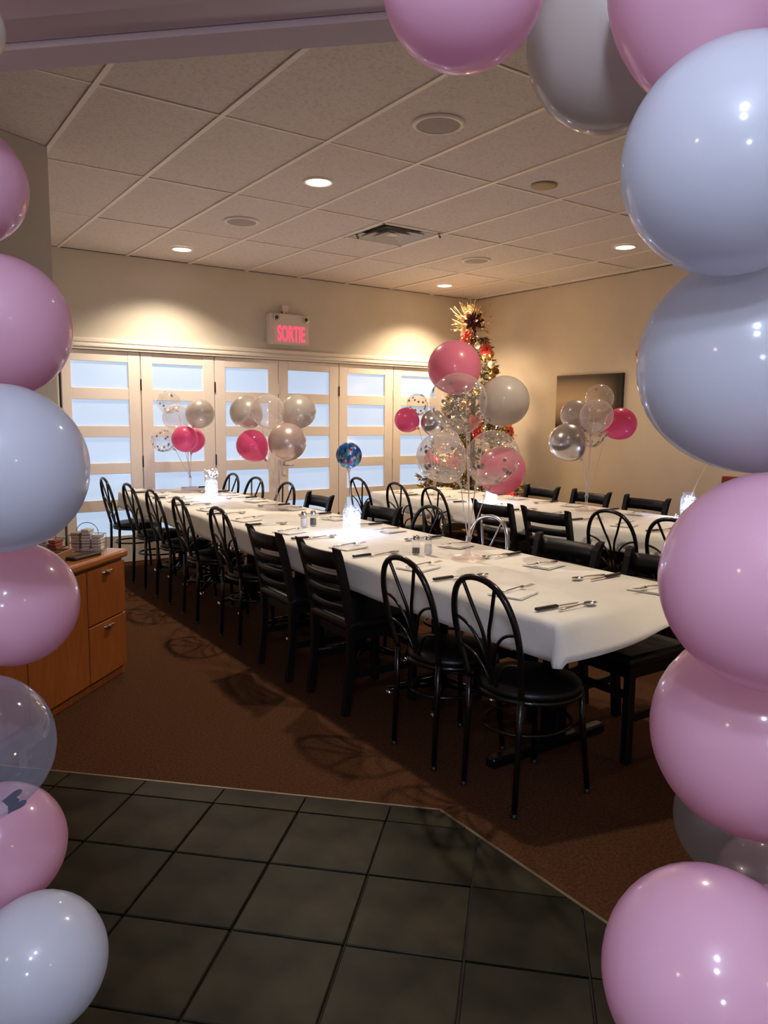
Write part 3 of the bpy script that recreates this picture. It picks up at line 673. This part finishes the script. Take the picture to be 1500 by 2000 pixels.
bouquet('in the bouquet by the tree', (4.40, 5.50), [
 ((4.105, 5.549, 1.438), 0.1126, hot_l, 0, 'hot pink balloon at the left'), ((4.260, 5.600, 1.578), 0.1004, clear_f, 70, 'small clear confetti balloon at the top'),
 ((4.310, 5.420, 1.417), 0.1170, silver_l, 0, 'chrome silver balloon'), ((4.500, 5.450, 1.250), 0.1150, milk_l, 0, 'milky balloon behind the near bouquet')], 'balloons of the tree-end bouquet')
bouquet('in the right-hand back bouquet', (4.685, 3.95), [
 ((4.559, 4.055, 1.283), 0.1448, silver_l, 0, 'chrome silver balloon'), ((4.716, 4.124, 1.495), 0.1184, pearl_l, 0, 'pearl silver balloon at the back'),
 ((4.674, 3.879, 1.488), 0.1283, milk_l, 0, 'milky white balloon in the middle'), ((4.885, 4.032, 1.626), 0.1123, clear_f, 10, 'topmost clear balloon'),
 ((4.951, 3.868, 1.427), 0.1253, hot_l, 0, 'hot pink balloon at the right'), ((4.865, 4.071, 1.339), 0.1025, clear_f, 70, 'low clear confetti balloon')], 'balloons of the right-hand bouquet')
# ------------------------------------------------------------------ lit jars and foil balloons
led_m = M('fairy_led', (1, 1, 1), .3, emit=(.62, .78, 1), es=2.0)
def jar(label, x, y, bow=False):
    t = thing('lit_jar', label, 'jar lamp', (x, y, ZT), 0, 'jars filled with white fairy lights'); t.scale = (1.18,)*3
    MB().lathe([(0, .002), (.034, .002), (.043, .008), (.046, .03), (.046, .105), (.044, .122), (.034, .138), (.033, .150)], 28).build('glass', glass_f, t)
    MB().lathe([(.0345, .141), (.036, .144), (.0345, .147), (.036, .150), (.0345, .158)], 28).build('screw_rim', glass_f, t)
    b = MB(); rnd = random.Random(int(x*100))
    for k in range(90):
        a = rnd.uniform(0, 2*PI); r = .036*math.sqrt(rnd.random()); z = rnd.uniform(.012, .128)
        b.lathe([(0, -.0042), (.0036, -.002), (.0042, 0), (.0036, .002), (0, .0042)], 6, Matrix.Translation((r*math.cos(a), r*math.sin(a), z)))
    b.build('fairy_lights', led_m, t, kind='stuff')
    pts = [(.034*math.cos(k*.9)*(.6+.4*math.sin(k*1.7)), .034*math.sin(k*.9)*(.6+.4*math.sin(k*1.7)), .012+k*.0019) for k in range(60)]
    MB().tube(pts, .0009, 4).build('wire', steel_m, t)
    # string of lights spilling over the cloth at the foot
    b = MB()
    for k in range(26):
        a = rnd.uniform(0, 2*PI); r = rnd.uniform(.05, .085)
        b.lathe([(0, -.0035), (.003, -.0015), (.0035, 0), (.003, .0015), (0, .0035)], 6, Matrix.Translation((r*math.cos(a), r*math.sin(a), .005+rnd.random()*.006)))
    b.build('spilled_lights', led_m, t, kind='stuff')
    if bow:
        b = MB()
        for k in range(40):
            a = rnd.uniform(0, 2*PI); r = .05*math.sqrt(rnd.random()); z = rnd.uniform(.15, .215)
            b.lathe([(0, -.0042), (.0036, -.002), (.0042, 0), (.0036, .002), (0, .0042)], 6, Matrix.Translation((r*math.cos(a), r*math.sin(a), z)))
        b.build('loose_lights', led_m, t, kind='stuff')
    light('jar_glow', 'POINT', (0, 0, .07), JAR_W, (.50, .62, 1), t, shadow_soft_size=.035)
jar('glass jar of white fairy lights with lights heaped above its rim', 2.50, 6.20, True)
jar('glass jar of white fairy lights holding the blue foil balloon stick', 2.475, 3.90)
jar('glass jar of white fairy lights glowing below the near rose balloon', 4.39, 4.72)
jar('glass jar of white fairy lights at the right end of the back table', 5.0, 3.27)
foil_m = M('printed_foil', (.05, .12, .4), .22, .35, .5)
tc = nd(foil_m, 'ShaderNodeTexCoord'); mp = nd(foil_m, 'ShaderNodeMapping'); mp.inputs['Scale'].default_value = (1, 1, .55); lk(foil_m, tc.outputs['Object'], mp.inputs[0])
vo = nd(foil_m, 'ShaderNodeTexVoronoi', Scale=85); lk(foil_m, mp.outputs[0], vo.inputs['Vector'])
sx_ = nd(foil_m, 'ShaderNodeSeparateColor'); lk(foil_m, vo.outputs['Color'], sx_.inputs[0])
rp = nd(foil_m, 'ShaderNodeValToRGB'); rp.color_ramp.interpolation = 'CONSTANT'; e = rp.color_ramp.elements
e[0].color = (.03, .13, .50, 1); e[1].position = .42; e[1].color = (.05, .34, .52, 1)
for p_, c_ in ((.62, (.02, .05, .22, 1)), (.74, (.55, .05, .14, 1)), (.83, (.06, .30, .20, 1)), (.90, (.50, .42, .05, 1)), (.95, (.6, .65, .8, 1))): rp.color_ramp.elements.new(p_).color = c_
lk(foil_m, sx_.outputs[0], rp.inputs[0]); lk(foil_m, rp.outputs[0], bsdf(foil_m).inputs['Base Color'])
def foil(label, P, R, jarxy, yaw):
    o = MB(); n = 36; prof = [(0, -.38), (.35, -.35), (.65, -.27), (.85, -.16), (.95, -.06), (1.0, 0), (.95, .06), (.85, .16), (.65, .27), (.35, .35), (0, .38)]
    A = Matrix.Rotation(yaw, 4, 'Z') @ Matrix.Rotation(PI/2, 4, 'Y')
    rings = []
    for i, (r, z) in enumerate(prof):
        if r == 0: rings.append([o.bm.verts.new(A @ Vector((0, 0, z*R)))]); continue
        rings.append([o.bm.verts.new(A @ Vector(((r*R*(1+.025*r*r*math.sin(k*PI))*math.cos(2*PI*k/n)), r*R*math.sin(2*PI*k/n), z*R*(1+.10*r*math.cos(k*PI))))) for k in range(n)])
    for Aq, B in zip(rings, rings[1:]):
        for k in range(n):
            k2 = (k+1) % n
            f = o.bm.faces.new((Aq[0], B[k2], B[k]) if len(Aq) == 1 else (Aq[k], Aq[k2], B[0]) if len(B) == 1 else (Aq[k], Aq[k2], B[k2], B[k])); f.smooth = True
    ob = o.build('foil_balloon', foil_m, None, P); tag(ob, label, 'balloon', 'foil balloons on sticks')
    d = Vector((jarxy[0], jarxy[1], ZT+.10))-Vector(P)
    MB().lathe([(0, -R-.028), (.007, -R-.028), (.012, -R-.006), (.014, -R+.008), (0, -R+.006)], 12).build('cup', stick_m, ob)
    MB().tube([(0, 0, -R-.02), d*.6+Vector((0, 0, -R*.2)), d], .004, 6).build('stick', stick_m, ob)
foil('round blue printed foil balloon standing over the front table', (2.474, 3.935, 1.226), .080, (2.475, 3.90), -2.25)
foil('foil balloon on a white stick mostly behind the lower white balloon', (5.09, 3.19, 1.265), .090, (5.0, 3.27), -2.1)
# ------------------------------------------------------------------ sideboard at left with caddies
SBX = thing('sideboard', 'orange oak sideboard with drawers and chrome pulls at left', 'sideboard', (1.198, 4.291, 0), -PI*.75)
# local +x runs along the front towards the viewer, local -y is the front face
LEN, DEP, HT = 1.75, .46, .712
MB().box((LEN/2, -DEP/2-.004, (HT-.05)/2), (LEN, DEP-.008, HT-.05)).build('body', oak_m, SBX)
MB().box((LEN/2, -DEP/2+.012, HT-.022), (LEN+.03, DEP+.03, .044), .014, seg=3, sm=True).build('top', oaktop_m, SBX)
def pull(parent, x, z):
    MB().tube(bez((x-.045, .012, z), (x, .052, z-.006), (x+.045, .012, z), 8), [.005]*9, 8).box((x, .026, z+.004), (.062, .020, .012), .004).build('handle', chrome_m, parent)
for (x0, x1, z0, z1, nm) in ((.012, .385, .362, .652, 'drawer'), (.012, .385, .055, .354, 'drawer'), (.393, .885, .055, .652, 'door'), (.893, 1.30, .055, .652, 'door'), (1.308, 1.74, .055, .652, 'door')):
    d_ = MB().box(((x0+x1)/2, .006, (z0+z1)/2), (x1-x0, .020, z1-z0), .003).build(nm, oak_m, SBX)
    pull(d_, (x0+x1)/2, z1-.030) if nm == 'drawer' else pull(d_, x1-.07, z1-.05)
MB().box((LEN/2, -DEP/2-.02, .026), (LEN-.02, DEP-.06, .052)).build('plinth', M('plinth_brown', (.10, .03, .01), .6), SBX)
def sbp(x, y): return SBX.location+Matrix.Rotation(-PI*.75, 3, 'Z') @ Vector((x, -y, 0))
wire_m = M('caddy_wire', (.25, .22, .20), .25, 1); pk = [M('packet_white', (.72, .68, .64), .7), M('packet_red', (.36, .10, .07), .7), M('packet_tan', (.55, .42, .32), .7)]
def caddy(label, x, y, rz, kinds):
    p = sbp(x, y); t = thing('condiment_caddy', label, 'caddy', (p.x, p.y, HT+.001), -PI*.75+rz, 'wire caddies of portion tubs')
    b = MB(); W, D_ = .085, .045
    for z in (.004, .045, .09): b.tube([(-W, -D_, z), (W, -D_, z), (W, D_, z), (-W, D_, z)], .0016, 5, closed=True)
    for xx in (-W, -W/3, W/3, W):
        b.tube([(xx, -D_, .004), (xx, -D_, .09)], .0014, 5); b.tube([(xx, D_, .004), (xx, D_, .09)], .0014, 5); b.tube([(xx, -D_, .004), (xx, D_, .004)], .0014, 5)
    b.build('wire_basket', wire_m, t)
    MB().tube([(-.06, 0, .004)]+[(-.06*math.cos(PI*k/12), 0, .10+.055*math.sin(PI*k/12)) for k in range(13)]+[(.06, 0, .004)], .002, 6).build('handle', wire_m, t)
    for i, kx in enumerate(kinds):
        xx = -W*.66+W*.66*i
        for q in range((6, 7, 5)[i]):
            MB().box((0, 0, 0), (.046, .070, .0145), .003, rot=Matrix.Rotation(random.uniform(-.08, .08), 3, 'Z')).build('portion_tub', pk[kx], t, (xx, random.uniform(-.004, .004), .014+.0165*q))
caddy('wire caddy of stacked portion tubs nearest the end of the sideboard', .10, .15, 1.75, (2, 0, 0)); caddy('wire caddy of stacked portion tubs further left on the sideboard', .30, .27, 1.6, (1, 0, 1))
caddy('wire caddy of portion tubs at the back, partly behind the white balloon', .50, .36, 1.5, (2, 1, 0))
for k, (x, y, rz, lb_, n) in enumerate(((.50, .17, .15, 'shallow slatted wooden tray on the sideboard before the caddies', 4),)):
    p = sbp(x, y); t = thing('wooden_tray', lb_, 'tray', (p.x, p.y, HT+.001), -PI*.75+rz)
    wd_ = M('tray_wood', (.33, .17, .08), .5); MB().box((0, 0, .005), (.36, .17, .010)).build('bottom', wd_, t)
    for s in (-1, 1): MB().box((0, s*.085, .024), (.36, .010, .048), .002).build('side', wd_, t); MB().box((s*.178, 0, .024), (.010, .16, .048), .002).build('end', wd_, t)
    for q in range(n): MB().box((-.12+.08*q, 0, .026), (.008, .15, .03)).build('divider', wd_, t)
p = sbp(.30, .055); tag(MB().box((0, 0, .008), (.20, .07, .016), .003).build('menu_folder', M('dark_leather', (.035, .018, .012), .45), None, (p.x, p.y, HT+.001), -PI*.75-.15), 'dark leather folder lying on the sideboard front edge', 'folder')
# ------------------------------------------------------------------ decorated tree in the corner
TX, TY = 5.85, 6.63; TH = 2.66
tree = thing('christmas_tree', 'tall slim decorated tree with warm lights in the far corner', 'christmas tree', (TX, TY, 0))
def rad(z): return .66*max(0, (TH-z)/(TH-.35))**.8
MB().tube([(0, 0, 0), (0, 0, 1.3), (0, 0, TH-.1)], [.045, .03, .010], 10).build('trunk', M('bark', (.05, .03, .02), .9), tree)
MB().lathe([(0, 0), (.22, 0), (.20, .04), (.05, .06), (.05, .22), (0, .22)], 20).build('stand', black_m, tree)
rnd = random.Random(3)
fol = MB(); gold = MB(); tips = []
def leaf(b, p, d, L, W_, mi=0):
    d = d.normalized(); s = d.cross(Vector((rnd.uniform(-1, 1), rnd.uniform(-1, 1), rnd.uniform(-1, 1)))).normalized()*W_
    b.bm.faces.new([b.bm.verts.new(v) for v in (p, p+d*L*.45+s, p+d*L, p+d*L*.45-s)])
for k in range(760):
    z = .32+(TH-.40)*(1-math.sqrt(rnd.random()))*1.0; a = rnd.uniform(0, 2*PI); R = rad(z)*rnd.uniform(.82, 1.06)
    d = Vector((math.cos(a), math.sin(a), rnd.uniform(-.25, .15))); p0_ = Vector((0, 0, z+.05)); tip = p0_+d*R; tips.append((tip, d))
    for q in range(16):
        u = .35+.65*(q+rnd.random())/16; p = p0_+d*R*u
        leaf(fol, p, d+Vector((rnd.gauss(0, .6), rnd.gauss(0, .6), rnd.gauss(0, .5))), rnd.uniform(.04, .075), .007, 0)
fol.build('foliage', M('fir_green', (.055, .050, .016), .7), tree, fix=False, kind='stuff')
for k in range(620):
    tip, d = rnd.choice(tips)
    for q in range(5): leaf(gold, tip-d*.04, d+Vector((rnd.gauss(0, .5), rnd.gauss(0, .5), rnd.gauss(.1, .5))), rnd.uniform(.05, .10), .013)
for k in range(240):     # spray that stands above the top
    a = rnd.uniform(0, 2*PI); sp_ = rnd.uniform(.02, .25); zt = rnd.uniform(.04, .36)-sp_*.35
    b0 = Vector((-.03, .02, TH-.22)); e0 = b0+Vector((math.cos(a)*sp_, math.sin(a)*sp_, zt))
    gold.tube([b0, (b0+e0)/2+Vector((0, 0, .02)), e0], .0014, 4)
    for q in range(4): leaf(gold, b0.lerp(e0, rnd.uniform(.4, 1)), (e0-b0)+Vector((rnd.gauss(0, .15), rnd.gauss(0, .15), rnd.gauss(0, .1))), rnd.uniform(.02, .04), .006)
gold.build('gold_sprays', M('gold_leaf', (.62, .42, .18), .35, .7), tree, fix=False, kind='stuff')
warm_e = M('warm_led', (1, 1, 1), .3, emit=(1, .62, .24), es=4.2); b = MB()
for k in range(290):
    tip, d = rnd.choice(tips); p = tip-d*rnd.uniform(-.02, .10); r = rnd.uniform(.006, .010)
    b.lathe([(0, -r), (r*.8, -r*.5), (r, 0), (r*.8, r*.5), (0, r)], 6, Matrix.Translation(p))
b.build('fairy_lights', warm_e, tree, fix=False, kind='stuff')
for (z, a) in ((.75, -1.9), (1.1, -2.9), (1.45, -1.2), (1.8, -2.2), (2.15, -1.8), (1.0, -1.0)):
    r = rad(z)+.03; light('tree_glow', 'POINT', (r*math.cos(a), r*math.sin(a), z), 6.0, (1, .70, .38), tree, shadow_soft_size=.06)
bm_ = {'red': M('red_bauble', (.55, .02, .03), .18, .3, .6), 'gold': M('gold_bauble', (.70, .42, .14), .22, 1), 'white': M('pearl_bauble', (.80, .70, .56), .3, .2, .5), 'bronze': M('bronze_bauble', (.30, .17, .07), .3, .9)}
view_a = math.atan2(-TY, -TX)
ORNS = [('gold', 2.30, -.5, .036), ('red', 2.20, .55, .050), ('gold', 2.17, 1.0, .045), ('white', 2.26, .15, .036), ('bronze', 1.98, 1.1, .042), ('gold', 1.92, .75, .05), ('white', 2.05, .85, .04),
        ('bronze', 1.45, -1.25, .05), ('gold', 1.40, 1.15, .045), ('red', 1.00, 1.25, .065), ('bronze', 1.42, 1.35, .045), ('white', 1.30, -1.0, .05), ('red', .98, -.9, .06), ('gold', .95, -.6, .05), ('red', 1.65, .95, .05),
        ('white', 1.15, .3, .05), ('gold', 1.6, -.3, .05), ('red', 1.3, .1, .06), ('gold', .80, .9, .05), ('bronze', 1.75, -.75, .05), ('red', .62, -.1, .06), ('gold', .55, .45, .06), ('red', .60, .8, .06), ('white', .66, -.5, .05)]
HGT = lambda z: 'near the top' if z > 2.1 else 'in the upper half' if z > 1.7 else 'at balloon height' if z > 1.2 else 'at table height' if z > .75 else 'below table height'
sides = lambda a: 'far left flank' if a < -.9 else 'left front' if a < -.2 else 'middle front' if a < .4 else 'right front' if a < .9 else 'far right flank'
seen = {}
for k, (c_, z, a, r) in enumerate(ORNS):
    an = view_a+a; R = rad(z)+.02
    lab = '%s ball ornament %s, on the %s of the tree' % ({'gold': 'shiny gold', 'red': 'glossy red', 'white': 'cream white', 'bronze': 'dark bronze'}[c_], HGT(z), sides(a))
    t = MB().lathe([(r*math.sin(q), r*math.cos(q)) for q in (PI*i/12 for i in range(13))], 20).build('bauble', bm_[c_], None, (TX+R*math.cos(an), TY+R*math.sin(an), z)); tag(t, lab, 'ornament', 'ball ornaments on the tree')
    MB().lathe([(.010, r-.002), (.010, r+.010), (0, r+.012)], 8).tube([(0, 0, r+.008), (.004, 0, r+.02), (0, 0, r+.03)], .0012, 4).build('cap', bm_['gold'], t)
redp = M('red_petal', (.075, .001, .004), .7); corp = M('coral_petal', (.85, .10, .06), .45)
def flower(label, z, a, R, mt, n=7, out=.04):
    an = view_a+a; rr = rad(z)+out
    t = thing('poinsettia', label, 'artificial flower', (TX+rr*math.cos(an), TY+rr*math.sin(an), z), 0, 'cloth flowers on the tree')
    A = orient((math.cos(an), math.sin(an), .25))
    for ring, (m_, sc, tilt) in enumerate(((n, 1, .15), (n-2, .65, .5))):
        for k in range(m_):
            q_ = A @ Matrix.Rotation(2*PI*k/m_+ring*.4, 4, 'Z') @ Matrix.Rotation(-tilt, 4, 'Y')
            L = R*sc; v = [(0, 0, 0), (L*.35, L*.24, .004), (L*.7, L*.20, .008), (L, 0, -.006), (L*.7, -L*.20, .008), (L*.35, -L*.24, .004), (L*.5, 0, .016)]
            b = MB(); V = [b.bm.verts.new(q_ @ Vector(p)) for p in v]
            for i in range(6): b.bm.faces.new((V[i], V[(i+1) % 6], V[6]))
            b.build('petal', mt, t, fix=False)
    MB().lathe([(.012, 0), (.010, .02), (0, .024)], 8, A).build('flower_centre', bm_['gold'], t)
flower('large dark red cloth flower at the top of the tree', 2.53, -.12, .125, redp, 8, .06)
flower('coral red flower just above the rose balloon on the tree', 2.36, -.55, .10, corp); flower('coral red flower on the right shoulder of the tree', 2.22, .62, .09, corp)
flower('coral red flower behind the near bouquet, middle of the tree', 1.42, .05, .10, corp); flower('coral red flower at the left edge of the tree by the table', 1.02, -1.1, .11, corp)
flower('coral red flower low on the right edge of the tree', 1.33, 1.1, .09, corp); flower('coral red flower under the back table edge', .62, -.35, .11, corp)
flower('coral red flower at table height, middle left of the tree', .97, -.35, .10, corp)
